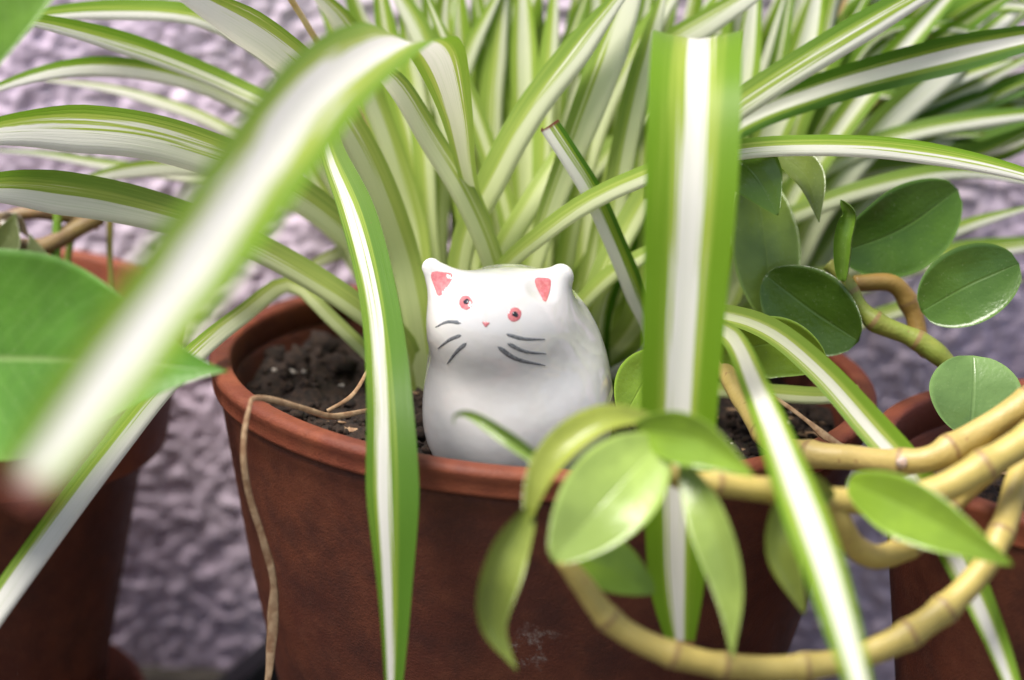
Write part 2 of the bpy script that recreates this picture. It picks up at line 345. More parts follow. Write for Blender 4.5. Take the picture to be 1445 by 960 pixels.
# black wedge behind the pot
def black_wedge():
    b = at(372, 935, 9.2); x, y = b.x, YW - .012
    prof = [(-.020, 0), (.03, 0), (.03, .026), (.006, .026), (-.0175, .0025)]
    V = [(x + p[0], y - .022, p[1]) for p in prof] + [(x + p[0], y + .004, p[1]) for p in prof]; n = len(prof)
    F = [tuple(range(n))[::-1], tuple(range(n, 2 * n))] + [(i, (i + 1) % n, n + (i + 1) % n, n + i) for i in range(n)]
    o = link('plastic_wedge', V, F, MBLACK, smooth=False); tag(o, 'black plastic wedge on the ground against the roughcast wall', 'wedge')
    m = o.modifiers.new('bevel', 'BEVEL'); m.width = .0012; m.segments = 3
black_wedge()

# ------------------------------------------------------------------ cat figurine
CC = at(716, 515, -4.9)
def E(p, c, r):
    q = (p - np.array(c)) / np.array(r); q2 = (p - np.array(c)) / (np.array(r) ** 2)
    k0 = np.linalg.norm(q, axis=-1); k1 = np.linalg.norm(q2, axis=-1) + 1e-9
    return k0 * (k0 - 1) / k1
def cone(p, a, b, ra, rb):
    a, b = np.array(a), np.array(b); ba = b - a; t = np.clip(((p - a) @ ba) / (ba @ ba), 0, 1)
    return np.linalg.norm(p - a - t[..., None] * ba, axis=-1) - (ra + (rb - ra) * t)
def smin(a, b, k):
    h = np.clip(.5 + .5 * (b - a) / k, 0, 1); return b * (1 - h) + a * h - k * h * (1 - h)
cb, ch = at(731, 582, -4.0), at(701, 458, -5.4)
eL0, eL1 = at(657, 437, -5.3), at(609, 378, -5.6); eR0, eR1 = at(744, 440, -5.2), at(792, 389, -5.3)
sh = at(732, 505, -3.6); ru = at(702, 450, -3.6)
DENT = []
def sdf(p):
    d = E(p, cb, (.0256, .0240, .0262))
    d = smin(d, E(p, sh, (.0225, .020, .0235)), .008)
    h = E(p, ch, (.0178, .0165, .0136))
    h = smin(h, E(p, ru, (.0135, .012, .0112)), .006)
    h = smin(h, cone(p, eL0, eL1, .0098, .0026), .0045)
    h = smin(h, cone(p, eR0, eR1, .0098, .0030), .0045)
    d = smin(d, h, .0115)
    for q in DENT:               # shallow hollows of the ears
        s = np.linalg.norm(p - q, axis=-1) - .0065
        d = -smin(-d, s, .002)
    return d
def hits(pts):                 # pixels -> points and normals on the figurine
    o = np.array(CAM); r = np.array([ray(x, y) for x, y in pts]); t = np.full(len(r), D0 - .12)
    for _ in range(110): t += sdf(o + r * t[:, None]) * .75
    p = o + r * t[:, None]; e = 1e-4; I3 = np.eye(3)
    nn = np.stack([sdf(p + I3[i] * e) - sdf(p - I3[i] * e) for i in range(3)], 1); nn /= np.linalg.norm(nn, axis=1)[:, None]
    return p, nn
for q, n_ in zip(*hits([(621, 397), (766, 406)])): DENT.append(q + n_ * .0055)
def cat_build():
    root = thing('cat_figurine', 'glossy white ceramic cat with pink eyes and painted grey whiskers', 'figurine', (cb.x, cb.y, ZS))
    bm = bmesh.new(); bmesh.ops.create_icosphere(bm, subdivisions=7, radius=1)
    D = np.array([v.co[:] for v in bm.verts]); F = [[v.index for v in f.verts] for f in bm.faces]; bm.free()
    c = np.array(CC); t = np.full(len(D), .05)
    for _ in range(90): t -= sdf(c + D * t[:, None]) * .7
    P = c + D * t[:, None]; P[:, 2] = np.maximum(P[:, 2], ZS - .004)
    link('body', P, F, MC, root)
    def blob(name, outline, mat, parent, lift=.00012):
        cx = sum(p[0] for p in outline) / len(outline); cy = sum(p[1] for p in outline) / len(outline); n = len(outline)
        px = [(cx, cy)] + [(cx + (x - cx) * f, cy + (y - cy) * f) for f in (.4, .88, 1) for (x, y) in outline]
        p, nn = hits(px); lf = np.full(len(px), lift); lf[-n:] = lift * .3; V = p + nn * lf[:, None]
        F = [(0, 1 + (i + 1) % n, 1 + i) for i in range(n)]
        for k in range(2): F += [(1 + k * n + i, 1 + k * n + (i + 1) % n, 1 + (k + 1) * n + (i + 1) % n, 1 + (k + 1) * n + i) for i in range(n)]
        return link(name, V, F, mat, parent)
    rj = random.Random(3)
    def oval(cx, cy, a, b, ang, j=.05, n=22):
        ca, sa = math.cos(ang), math.sin(ang); out = []
        for i in range(n):
            th = 2 * math.pi * i / n; k = 1 + rj.uniform(-j, j); x, y = a * k * math.cos(th), b * k * math.sin(th)
            out.append((cx + x * ca - y * sa, cy + x * sa + y * ca))
        return out
    def rounded(poly, n=8):
        out = []; m = len(poly)
        for i in range(m):
            p, q, r = poly[i - 1], poly[i], poly[(i + 1) % m]
            a = [q[k] + (p[k] - q[k]) * .3 for k in (0, 1)]; b = [q[k] + (r[k] - q[k]) * .3 for k in (0, 1)]
            for s in range(n):
                t = s / (n - 1); out.append(tuple((1 - t) ** 2 * a[k] + 2 * t * (1 - t) * q[k] + t * t * b[k] + rj.uniform(-.35, .35) for k in (0, 1)))
        return out
    for (x, y, px, py, ang) in ((657.5, 427.5, 658.5, 426, -.5), (726.3, 444.3, 726.8, 444, .6)):
        e = blob('eye', oval(x, y, 9.3, 10.2, ang), MPINK, root); blob('pupil', oval(px, py, 4.6, 3.6, ang, .1), MBLK, e, .0003)
    blob('nose', rounded([(679.5, 453.5), (692.5, 455.5), (685, 463)]), MPINK, root)
    blob('inner_ear', rounded([(605, 382), (643, 386), (619, 424)]), MPINK, root)
    blob('inner_ear', rounded([(751, 392), (780, 393), (770, 432)]), MPINK, root)
    for pts, w in (([(651, 456), (631, 454.5), (614.5, 462)], 5), ([(651, 473), (634, 480), (618, 492)], 5), ([(658.5, 484), (645, 496), (631, 513.5)], 5.2),
                   ([(714, 471.5), (737, 478), (769, 479)], 5), ([(715.5, 484.5), (740, 496), (770.5, 499.5)], 5.5), ([(702, 489), (727, 506), (769, 516)], 6.2)):
        Q, q = catmull([(a, b, 0) for a, b in pts], 16); px, lf = [], []
        for i in range(16):
            s = i / 15; ww = w * .5 * (min(1, s / .12) ** .5) * (1 - s ** 2.2 * .85) * (1 + .12 * rj.uniform(-1, 1)) + .2
            d = Q[min(i + 1, 15)] - Q[max(i - 1, 0)]; nx, ny = -d[1], d[0]; L = math.hypot(nx, ny)
            for k in (-1, -.5, 0, .5, 1): px.append((Q[i][0] + nx / L * ww * k, Q[i][1] + ny / L * ww * k)); lf.append(.00012 if abs(k) < 1 else .00003)
        p, nn = hits(px); V = p + nn * np.array(lf)[:, None]
        link('whisker', V, [(i * 5 + k, i * 5 + k + 1, i * 5 + k + 6, i * 5 + k + 5) for i in range(15) for k in range(4)], MINK, root)
cat_build()

# ------------------------------------------------------------------ blades and leaves
def frames(P, wd=None):
    n = len(P); T = np.gradient(P, axis=0); T /= np.linalg.norm(T, axis=1)[:, None] + 1e-12; out = []
    for i in range(n):
        view = P[i] - np.array(CAM); view /= np.linalg.norm(view)
        if wd is not None:
            w = np.array(RIGHT) * wd[i][0] + np.array(UP) * (-wd[i][1]); w = w - (w @ T[i]) * T[i]
        else: w = np.cross(T[i], view)           # points to the left-hand side of travel... sign fixed below
        w /= np.linalg.norm(w) + 1e-12
        nn = np.cross(w, T[i])
        if nn @ view > 0: nn = -nn if wd is None else nn
        out.append((w, nn))
    if wd is None:                               # smooth the frame along the blade
        Wd = np.array([o[0] for o in out])
        for _ in range(6): Wd[1:-1] = (Wd[:-2] + Wd[1:-1] * 2 + Wd[2:]) / 4
        res = []
        for i in range(n):
            w = Wd[i] - (Wd[i] @ T[i]) * T[i]; w /= np.linalg.norm(w) + 1e-12; view = P[i] - np.array(CAM); nn = np.cross(w, T[i])
            if nn @ view > 0: nn = -nn
            res.append((w, nn))
        return res
    return out
SOILZ = ZS - .002
CROWN = [on_z(612, 575, SOILZ), on_z(690, 545, SOILZ), on_z(760, 545, SOILZ), on_z(835, 555, SOILZ)]
spider = thing('spider_plant', 'spider plant with long green and cream striped blades arching out of the cat figurine pot', 'plant', (CROWN[1].x, CROWN[1].y, ZS))
rs = random.Random(11)
def blade(pts, mode='F', white=.42, off=0.0, tone=.4, fold=None, roll=0, crown=True, tip='point', wdirs=None, name='leaf', mat=None, nseg=44, label=None, wave=.5, tipb=.035):
    """pts: (px, py, d_cm, width_px). mode F: seen on its face, L / R: seen from the side, green margin on that side of travel."""
    rows = []
    for (x, y, d, w) in pts:
        p = at(x, y, d); k = 1.0 if mode == 'F' else 2.0
        rows.append([*p, px_cm(w, p) * k])
    if crown:
        c = min(CROWN, key=lambda q: (Vector(rows[0][:3]) - q).length) + Vector((rs.uniform(-.006, .006), rs.uniform(-.004, .004), 0))
        rows.insert(0, [*c, rows[0][3] * .75])
    Q, q = catmull(rows, nseg); P = Q[:, :3]; Wd = Q[:, 3]
    wd = None
    if wdirs is not None:
        ex = ([wdirs[0]] if crown else []) + list(wdirs); r3 = [rows[i][:3] + [ex[i][0], ex[i][1]] for i in range(len(rows))]
        wd = catmull(r3, nseg)[0][:, 3:5]
    fr = frames(P, wd)
    # which way does +w point in the image, relative to travel?  make +w the right-hand side of travel
    V, UVs, A = [], [], []; NA = 8; L = q[-1]; seedv = rs.uniform(0, 100)
    beta = math.radians(fold if fold is not None else (20 if mode == 'F' else 56))
    for i in range(nseg):
        w, nn = fr[i]; hw = Wd[i] * .5; s = q[i] / L
        if wd is None:
            t = P[min(i + 1, nseg - 1)] - P[max(i - 1, 0)]; tx, ty = t @ np.array(RIGHT), t @ np.array(UP); wx, wy = w @ np.array(RIGHT), w @ np.array(UP)
            if tx * wy - ty * wx > 0: w = -w     # +w = right of travel
        if tip == 'point': hw *= min(1.0, ((1 - s) / .22)) ** .7 if s > .78 else 1.0
        hw = max(hw, 1e-5)
        hw *= 1 + .03 * noise.noise((s * 6, seedv, 0))
        tw = math.radians(7) * wave * noise.noise((s * 4, seedv, 5))
        if mode == 'F': ang = math.radians(roll) + tw; sgn = 1.0; shift = 0
        else: ang = (beta - math.radians(12)) * (1 if mode == 'R' else -1) + tw; sgn = -1.0; shift = .5 * hw * (1 if mode == 'R' else -1)
        for j in range(NA + 1):
            e = (j / NA - .5) * 2; x = e * hw
            # rounded V: straight wings, soft keel
            a = math.sqrt(e * e + .02) - math.sqrt(.02); lx = x * math.cos(beta); ly = sgn * a * hw * math.sin(beta)
            ly += .06 * hw * noise.noise((s * 7, seedv + 3, e)) * wave
            if mode != 'F':
                rx = lx * math.cos(ang) - ly * math.sin(ang); ry = lx * math.sin(ang) + ly * math.cos(ang)
                rx -= shift
            else:
                rx = lx * math.cos(ang) - ly * math.sin(ang); ry = lx * math.sin(ang) + ly * math.cos(ang)
            V.append(P[i] + w * rx + nn * ry); UVs.append((j / NA, q[i] * 100)); A.append((white, off, tone, max(0, (s - 1 + tipb) / tipb * .75) if tip == 'cut' else max(0, (s - .985) / .015)))
    F = [(i * (NA + 1) + j, i * (NA + 1) + j + 1, (i + 1) * (NA + 1) + j + 1, (i + 1) * (NA + 1) + j) for i in range(nseg - 1) for j in range(NA)]
    o = link(name, V, F, mat or MB, spider, uvs=UVs)
    at_ = o.data.color_attributes.new('blade', 'FLOAT_COLOR', 'POINT'); at_.data.foreach_set('color', [c for a in A for c in a])
    if label: o['label'] = label
    return o
def side(pts, w, **kw):      # pts (x,y,d) with one width or a list
    ws = w if isinstance(w, (list, tuple)) else [w] * len(pts)
    return [(p[0], p[1], p[2], ww) for p, ww in zip(pts, ws)]

# -- left fan
blade(side([(575, 450, 2), (480, 210, 2), (390, 85, 1), (285, 22, 0), (180, 12, 0), (60, 20, 0), (-70, 50, 0)], 32), 'R', tone=.35)
blade(side([(592, 450, 0), (574, 365, 0), (545, 280, -1), (508, 200, -2), (455, 122, -3), (390, 62, -4.5), (300, 8, -6.5), (200, -45, -8)], [46, 50, 52, 50, 54, 60, 62, 60]), 'R', white=.66, tone=.1)
blade(side([(612, 460, 2), (587, 310, 2), (552, 200, 1.5), (522, 120, 1), (488, 35, 0), (430, -25, -1.5)], [30, 34, 36, 40, 48, 50]), 'R', white=.62, tone=.1)
blade(side([(560, 440, 2), (470, 250, 1), (400, 160, 0), (330, 120, 0), (200, 67, -1), (85, 35, -2), (-40, 15, -3)], [30, 30, 30, 31, 35, 38, 38]), 'R', tone=.45)
blade(side([(560, 455, 3), (460, 270, 2.5), (400, 182, 2), (340, 143, 2), (270, 113, 1.5), (180, 94, 1), (90, 96, 0), (10, 118, 0), (-60, 150, 0)], [24, 28, 28, 28, 30, 33, 34, 34, 30]), 'R', white=.5, tone=.5)
blade(side([(560, 460, 3), (420, 255, 4), (300, 172, 4), (220, 142, 4), (150, 124, 4), (50, 112, 4)], 19), 'R', white=.72, tone=.3)
blade(side([(590, 470, 1), (530, 365, 0), (470, 305, -1), (400, 258, -2), (280, 208, -3.5), (200, 187, -4.5), (100, 178, -5.5), (0, 183, -6.5), (-110, 212, -7)], [42, 46, 50, 58, 70, 74, 74, 72, 66]), 'R', white=.56, tone=.3)
blade(side([(575, 490, 0), (510, 435, -1), (430, 382, -1.5), (345, 338, -2.2), (230, 298, -3.4), (100, 270, -4.6), (0, 262, -5.5), (-110, 275, -6)], [38, 40, 42, 44, 60, 70, 72, 66]), 'R', white=.52, tone=.4)
blade(side([(560, 420, 3), (480, 330, 3), (380, 258, 3), (260, 235, 2.5), (190, 238, 2.5), (130, 252, 2.5), (40, 290, 2)], 26), 'R', white=.6, tone=.4)
blade(side([(540, 400, 4), (420, 290, 4.5), (260, 248, 4.5), (150, 232, 4.5), (60, 217, 4.5), (-20, 212, 4.5)], 20), 'R', white=.6, tone=.6)
blade(side([(565, 540, 0), (520, 498, 0), (465, 445, .5), (418, 402, 1), (398, 402, .6), (345, 440, -1), (285, 487, -3), (225, 548, -5), (165, 622, -6.5), (80, 735, -8), (-10, 860, -9), (-90, 980, -9.5)],
           [20, 22, 22, 22, 26, 30, 34, 38, 42, 44, 44, 40]), 'R', white=.6, tone=.3, tip='keep', crown=True)
blade(side([(560, 430, 3.5), (520, 355, 4), (480, 356, 4), (430, 380, 4), (380, 415, 4)], 18), 'R', white=.7, tone=.2)
# the crisp blade hanging over the lip beside the cat
blade([(592, 470, 1, 30), (540, 330, .5, 40), (490, 205, -.3, 40), (462, 160, -1.4, 36), (456, 170, -2.4, 32), (469, 215, -3.2, 36), (504, 300, -4.8, 52), (535, 425, -7.0, 56), (549, 560, -9.2, 66), (554, 700, -10.0, 77), (557, 850, -10.2, 66), (555, 985, -10.2, 58), (550, 1080, -10.2, 48)],
      'F', white=.24, off=-.17, tone=.84, fold=-12, roll=4, wdirs=[(1, 0)] * 5 + [(1, -.3), (1, -.3), (1, -.2), (1, 0), (1, 0), (1, 0), (1, 0), (1, 0)], nseg=72, wave=1.0)
# -- middle fan
blade(side([(620, 470, 3), (590, 250, 3), (560, 120, 3), (538, 0, 3), (532, -60, 3)], [34, 38, 42, 42, 42]), 'F', white=.16, tone=.2)
blade(side([(625, 470, 2.5), (606, 370, 2.5), (594, 200, 2.5), (575, 60, 2.5), (565, -40, 2.5)], [30, 30, 32, 32, 32]), 'L', white=.5, tone=.1)
blade(side([(632, 460, 3), (613, 370, 3.2), (612, 230, 3.4), (640, 0, 4), (650, -50, 4)], 20), 'F', white=.2, tone=.3)
blade(side([(712, 440, 0), (696, 365, -.8), (658, 275, -1.5), (610, 195, -2.2), (562, 118, -3.4), (525, 92, -4.6), (480, 95, -6)], [34, 36, 38, 38, 36, 30, 20]), 'R', white=.66, tone=.6)
blade(side([(690, 450, 3), (660, 300, 3), (640, 180, 3), (624, 40, 2.5), (634, -50, 2)], 38), 'F', white=.3, off=.14, tone=.1)
blade(side([(690, 420, 2.6), (640, 190, 2.2), (600, 55, 2), (562, -12, 2), (520, -80, 2)], [30, 34, 36, 36, 36]), 'R', white=.5, tone=.5)
blade(side([(622, 430, 4), (628, 210, 4.2), (652, 95, 4.2), (690, 15, 4.2), (720, -40, 4.2)], 30), 'L', white=.55, tone=.5)
blade(side([(700, 430, 4), (690, 250, 4.3), (690, 140, 4.4), (705, 20, 4.4), (718, -50, 4.4)], 38), 'L', white=.45, tone=.2)
blade(side([(738, 420, 2), (715, 300, 1.6), (682, 195, 1.4), (650, 110, 1.2), (625, 50, 1), (600, -10, 1)], 30), 'F', white=.34, tone=.5)
blade(side([(800, 400, 4.5), (760, 230, 4.7), (710, 182, 4.7), (670, 148, 4.7), (610, 110, 4.7)], 22), 'R', white=.5, tone=.3)
blade(side([(746, 450, 3.5), (742, 250, 3.7), (740, 100, 3.7), (738, 0, 3.7), (737, -60, 3.7)], [36, 40, 42, 42, 42]), 'F', white=.46, tone=0)
blade(side([(762, 430, 3.2), (764, 200, 3.2), (775, 60, 3.2), (786, -50, 3.2)], 30), 'L', white=.4, tone=.1)
blade(side([(780, 400, 5), (785, 200, 5), (795, 90, 5), (826, -5, 5), (845, -60, 5)], 28), 'F', white=.1, tone=.8)
blade(side([(634, 440, .6), (655, 335, .2), (686, 265, -.3), (742, 160, -.8), (805, 78, -1), (862, 8, -1), (915, -55, -1)], [34, 40, 46, 50, 48, 44, 40]), 'L', white=.56, tone=.55, wave=1)
blade(side([(740, 410, .8), (768, 315, .5), (795, 240, .3), (828, 150, 0), (862, 60, 0), (890, -10, 0), (912, -70, 0)], [32, 36, 42, 52, 58, 60, 58]), 'L', white=.62, tone=.7)
blade(side([(785, 420, 2.2), (812, 280, 2.2), (852, 150, 2.2), (902, 58, 2), (955, -18, 2), (990, -70, 2)], [28, 32, 36, 38, 38, 38]), 'L', white=.5, tone=.3)
blade(side([(850, 420, 1.2), (868, 270, 1), (888, 160, 1), (915, 60, 1), (942, -30, 1)], [34, 38, 40, 40, 40]), 'L', white=.55, tone=.65)
blade(side([(925, 490, .6), (898, 412, -.6), (868, 338, -1.8), (838, 272, -2.5), (806, 220, -2.9), (777, 176, -3.1)], [32, 34, 34, 34, 33, 32]), 'R', white=.52, tone=.95, tip='cut', label='blade with its tip cut off square')
blade(side([(690, 400, -.5), (760, 332, -1.8), (830, 283, -2.8), (905, 248, -3.4), (980, 222, -3.8), (1060, 207, -4), (1150, 203, -4.2), (1250, 207, -4.4), (1350, 222, -4.6), (1445, 245, -4.8), (1560, 285, -5)],
           [26, 30, 32, 32, 32, 32, 33, 34, 36, 37, 34]), 'L', white=.50, tone=.2)
blade(side([(684, 430, 1.2), (706, 358, 1.2), (745, 290, 1.2), (788, 225, 1.6), (840, 150, 2.6), (880, 60, 3)], 36), 'L', white=.62, tone=.5)
blade(side([(780, 470, .4), (816, 430, 0), (860, 387, -.4), (905, 361, -.6), (990, 325, -.6)], 27), 'L', white=.55, tone=.2)
blade(side([(790, 450, 2.4), (820, 390, 2.2), (860, 330, 2), (910, 275, 2), (1000, 200, 2)], 32), 'L', white=.55, tone=.3)
blade(side([(800, 470, 3.4), (850, 350, 3.4), (900, 300, 3.4), (980, 235, 3.4)], 34), 'L', white=.5, tone=.5)
blade(side([(740, 440, 4), (790, 300, 4.4), (850, 220, 4.4), (930, 150, 4.4)], 34), 'L', white=.4, tone=.6)
# -- the two blades that bend towards the camera
blade([(690, 360, 0, 22), (662, 262, -1.5, 26), (644, 165, -3.8, 50), (618, 84, -6.8, 84), (575, 60, -10.5, 98), (520, 78, -14.5, 112), (455, 128, -19, 130), (385, 215, -23.5, 138), (295, 340, -28.5, 138), (180, 492, -33, 130), (80, 625, -36, 106), (22, 702, -37, 66)],
      'F', white=.44, tone=.15, fold=-20, roll=0, tip='cut', tipb=.05, wdirs=[(1, 0), (1, 0), (1, -.1), (1, -.15), (1, .2), (.9, .5), (.84, .6), (.8, .62), (.8, .6), (.8, .6), (.8, .6), (.8, .6)], nseg=80, label='blade bending forward over the pot with a brown end', wave=.6)
blade([(905, 450, 1, 60), (945, 300, 0, 80), (972, 160, -2, 105), (984, 85, -5, 122), (985, 58, -8, 128), (983, 66, -11, 131), (980, 130, -12.6, 134), (976, 250, -13.2, 134), (966, 420, -13, 122), (957, 580, -12.6, 112), (954, 720, -12.2, 92), (955, 830, -11.8, 76), (961, 918, -11.6, 34)],
      'F', white=.27, tone=.3, fold=-13, roll=0, tip='keep', wdirs=[(1, 0)] * 13, nseg=84, wave=.5)
# -- right fan
blade(side([(830, 440, .4), (900, 290, 0), (980, 190, -.6), (1060, 133, -1.2), (1150, 76, -1.8), (1240, 22, -2.2), (1330, -28, -2.4), (1420, -75, -2.5)], [36, 42, 46, 46, 47, 48, 48, 44]), 'L', white=.46, tone=.75)
blade(side([(830, 410, 1.6), (880, 200, 1.6), (930, 78, 1.2), (1000, 28, .4), (1060, -8, 0), (1130, -60, 0)], [34, 38, 42, 44, 44, 42]), 'L', white=.7, tone=.7)
blade(side([(850, 420, .9), (950, 240, .6), (1050, 170, .2), (1160, 127, -.4), (1280, 93, -.9), (1440, 56, -1.4), (1580, 30, -1.6)], [40, 44, 46, 50, 56, 58, 54]), 'F', white=.34, tone=.95, fold=18)
blade(side([(1010, 430, 3), (1035, 200, 3), (1055, 80, 3), (1070, -50, 3)], [36, 42, 46, 46]), 'F', white=.5, off=-.08, tone=.2)
blade(side([(1020, 430, 3.8), (1070, 200, 3.8), (1100, 80, 3.8), (1122, -50, 3.8)], 30), 'F', white=.12, tone=.7)
blade(side([(1010, 440, 2.6), (1080, 210, 2.6), (1130, 90, 2.6), (1162, -50, 2.6)], [44, 48, 54, 54]), 'F', white=.55, tone=.1)
blade(side([(1050, 420, 4.2), (1130, 160, 4.2), (1200, 35, 4), (1245, -50, 4)], 36), 'F', white=.1, tone=.5)
blade(side([(1050, 420, 3), (1120, 275, 3), (1180, 187, 3), (1250, 95, 3), (1320, 15, 3), (1390, -60, 3)], 42), 'F', white=.34, tone=.4)
blade(side([(1090, 400, 3.4), (1150, 300, 3.4), (1200, 230, 3.4), (1258, 163, 3.4), (1330, 100, 3.6), (1400, 40, 3.8), (1470, -20, 4)], 48), 'L', white=.6, tone=.7)
blade(side([(1090, 360, 4.6), (1200, 185, 4.4), (1300, 80, 4), (1370, 28, 3.6), (1460, -30, 3)], 44), 'F', white=.05, tone=.6)
blade(side([(1060, 390, 4.4), (1160, 270, 4.4), (1250, 207, 4.4), (1330, 165, 4.4), (1445, 122, 4.2), (1550, 90, 4)], 36), 'F', white=.08, tone=.95)
blade(side([(1020, 400, 3.4), (1100, 280, 3.4), (1200, 215, 3.3), (1300, 181, 3.2), (1445, 160, 3), (1560, 152, 3)], 30), 'L', white=.55, tone=.8)
blade(side([(1040, 400, 4.6), (1150, 270, 4.6), (1250, 218, 4.6), (1340, 196, 4.5), (1470, 184, 4.4)], 24), 'L', white=.6, tone=.8)
blade(side([(880, 440, 2), (940, 370, 2), (1020, 335, 2), (1110, 305, 2), (1200, 271, 1.8), (1300, 246, 1.6), (1380, 243, 1.4), (1470, 262, 1)], 29), 'L', white=.5, tone=.6)
blade(side([(950, 470, 3), (1050, 420, 3.2), (1200, 376, 3.2), (1320, 334, 3), (1380, 312, 3), (1470, 288, 3)], 28), 'L', white=.55, tone=.5)
blade(side([(970, 490, 4), (1060, 450, 4.2), (1200, 402, 4.4), (1300, 366, 4.4), (1445, 344, 4.4), (1540, 335, 4.4)], 38), 'L', white=.5, tone=.7)
blade(side([(950, 450, 4.4), (1050, 395, 4.6), (1120, 358, 4.6), (1200, 318, 4.6), (1300, 290, 4.6)], 40), 'L', white=.7, tone=.5)
blade(side([(960, 400, 3.8), (1060, 278, 3.8), (1140, 236, 3.8), (1215, 214, 3.8), (1300, 200, 3.8)], 24), 'F', white=.4, tone=.5)
blade(side([(960, 520, 2.4), (1080, 470, 2.6), (1200, 455, 2.8), (1320, 420, 3), (1450, 395, 3)], 26), 'L', white=.5, tone=.7)
blade(side([(920, 500, .6), (975, 448, -1.6), (1035, 446, -4), (1095, 470, -5.6), (1160, 524, -6.8), (1222, 592, -7.8), (1290, 672, -8.8), (1345, 770, -10), (1392, 870, -11), (1432, 975, -12), (1460, 1060, -12.5)],
           [26, 28, 30, 36, 42, 48, 52, 52, 54, 56, 50]), 'F', white=.34, off=.1, tone=.2, fold=16, nseg=64)
blade(side([(930, 510, .6), (985, 468, -2.4), (1030, 474, -6.5), (1072, 560, -12), (1115, 672, -16.5), (1162, 800, -19.2), (1212, 965, -21.5), (1240, 1070, -22.5)],
           [24, 26, 32, 44, 58, 74, 92, 92]), 'F', white=.5, off=-.03, tone=.3, fold=20, nseg=64)
blade(side([(930, 540, 1), (1010, 548, -.6), (1090, 553, -1.8), (1165, 557, -2.8), (1213, 551, -3.2)], [22, 24, 27, 26, 20]), 'L', white=.45, tone=.3, tip='cut', label='short blade cut off blunt near the lip')
# -- filling blades at the back of the clump, against the wall
for k in range(60):
    x0 = rs.uniform(600, 1040); lean = (x0 - 800) / 260 + rs.uniform(-.5, .6); x2 = x0 + lean * rs.uniform(60, 190); y2 = rs.uniform(-90, -20)
    if k > 44: x2 += rs.uniform(60, 260)
    d = rs.uniform(4.6, 6.0)
    blade(side([(x0, 440, d - 1), (x0 + (x2 - x0) * .25, 280, d), (x0 + (x2 - x0) * .6, 120, d), (x2, y2, d - .3)], rs.uniform(28, 46)), rs.choice('FFLR'), white=rs.uniform(.05, .55), tone=rs.uniform(.0, .7))
for k in range(34):
    x0 = rs.uniform(900, 1080); x2 = rs.uniform(1180, 1520); y2 = rs.uniform(-80, 230); d = rs.uniform(4.2, 6.2)
    blade(side([(x0, 440, d - 1), (x0 + (x2 - x0) * .3, 300 + (y2 - 100) * .25, d), (x0 + (x2 - x0) * .65, 120 + y2 * .55, d), (x2, y2, d - .4), (x2 + 120, y2 + rs.uniform(-70, 20), d - 1)], rs.uniform(28, 44)), rs.choice('FLL'), white=rs.uniform(.1, .55), tone=rs.uniform(.3, .9))
# dry bits
def tube(name, pts, rad, mat, parent, n=60, sides=10, flat=1.0, tint=None, nodes=None, lump=.0):
    rows = [[*at(x, y, d), px_cm(r, at(x, y, d)) * .5] for (x, y, d, r) in [(p[0], p[1], p[2], (p[3] if len(p) > 3 else rad)) for p in pts]]
    Q, q = catmull(rows, n); P = Q[:, :3]; V, UVs = [], []; fr = frames(P); sd_ = rs.uniform(0, 99); nd = []
    for i in range(n):
        w, nn = fr[i]; r = Q[i, 3]; c = 0.0
        if nodes: r *= .93
        if nodes:
            c = max(math.exp(-((q[i] / q[-1] - s) * q[-1] / .0016) ** 2) for s in nodes); r *= 1 + .17 * math.sqrt(c) + .06 * noise.noise((q[i] * 60, sd_, 0))
        for j in range(sides):
            a = 2 * math.pi * j / sides; rr = r * (1 + lump * noise.noise((q[i] * 120, math.cos(a), math.sin(a) + sd_)))
            tw = flat; V.append(P[i] + w * rr * math.cos(a) + nn * rr * math.sin(a) * tw); UVs.append((c, q[i] * 100))
    F = [(i * sides + j, i * sides + (j + 1) % sides, (i + 1) * sides + (j + 1) % sides, (i + 1) * sides + j) for i in range(n - 1) for j in range(sides)]
    F += [tuple(range(sides))[::-1], tuple((n - 1) * sides + j for j in range(sides))]
    o = link(name, V, F, mat, parent, uvs=UVs)
    if tint: attr(o, 'tint', (*tint, 1))
    return o, P, q
tube('dried_leaf', [(560, 575, -3.5, 6), (515, 580, -5.4, 7), (470, 588, -6.4, 9), (420, 574, -7.2, 8), (378, 563, -7.8, 9), (357, 563, -8.2, 8), (353, 571, -8.5, 7), (345, 610, -8.7, 8), (344, 650, -8.7, 9), (352, 700, -8.4, 10), (372, 765, -8.0, 10), (385, 815, -7.7, 11), (385, 885, -7.3, 16), (381, 935, -7.1, 12), (374, 985, -7, 6)], 10, MDRY, spider, 120, 8, .25, lump=.35)
tube('dried_leaf', [(545, 470, -2, 5), (518, 525, -4, 5), (495, 560, -5.2, 6), (462, 580, -6.2, 5)], 6, MDRY, spider, 30, 8, .35, lump=.2)
tube('dried_leaf', [(1010, 520, -1, 5), (1100, 566, -4, 6), (1140, 595, -5, 7), (1168, 618, -5.8, 11), (1195, 632, -6.4, 4)], 6, MDRY, spider, 40, 8, .4, lump=.3)
tube('flower_stalk', [(600, 500, 2, 9), (520, 190, .5, 9), (436, 40, -2, 9), (398, -20, -3, 9)], 9, MTAN, spider, 40, 10)
tube('dried_leaf', [(1060, 430, 4, 12), (1130, 270, 4.1, 13), (1190, 180, 4.1, 14), (1242, 132, 4, 16), (1290, 80, 4, 5)], 12, MTAN, spider, 40, 8, .3)
tube('dried_leaf', [(1080, 330, 4.8, 12), (1150, 120, 4.8, 13), (1182, 40, 4.6, 14), (1200, -40, 4.4, 10)], 12, MTAN, spider, 40, 8, .3)

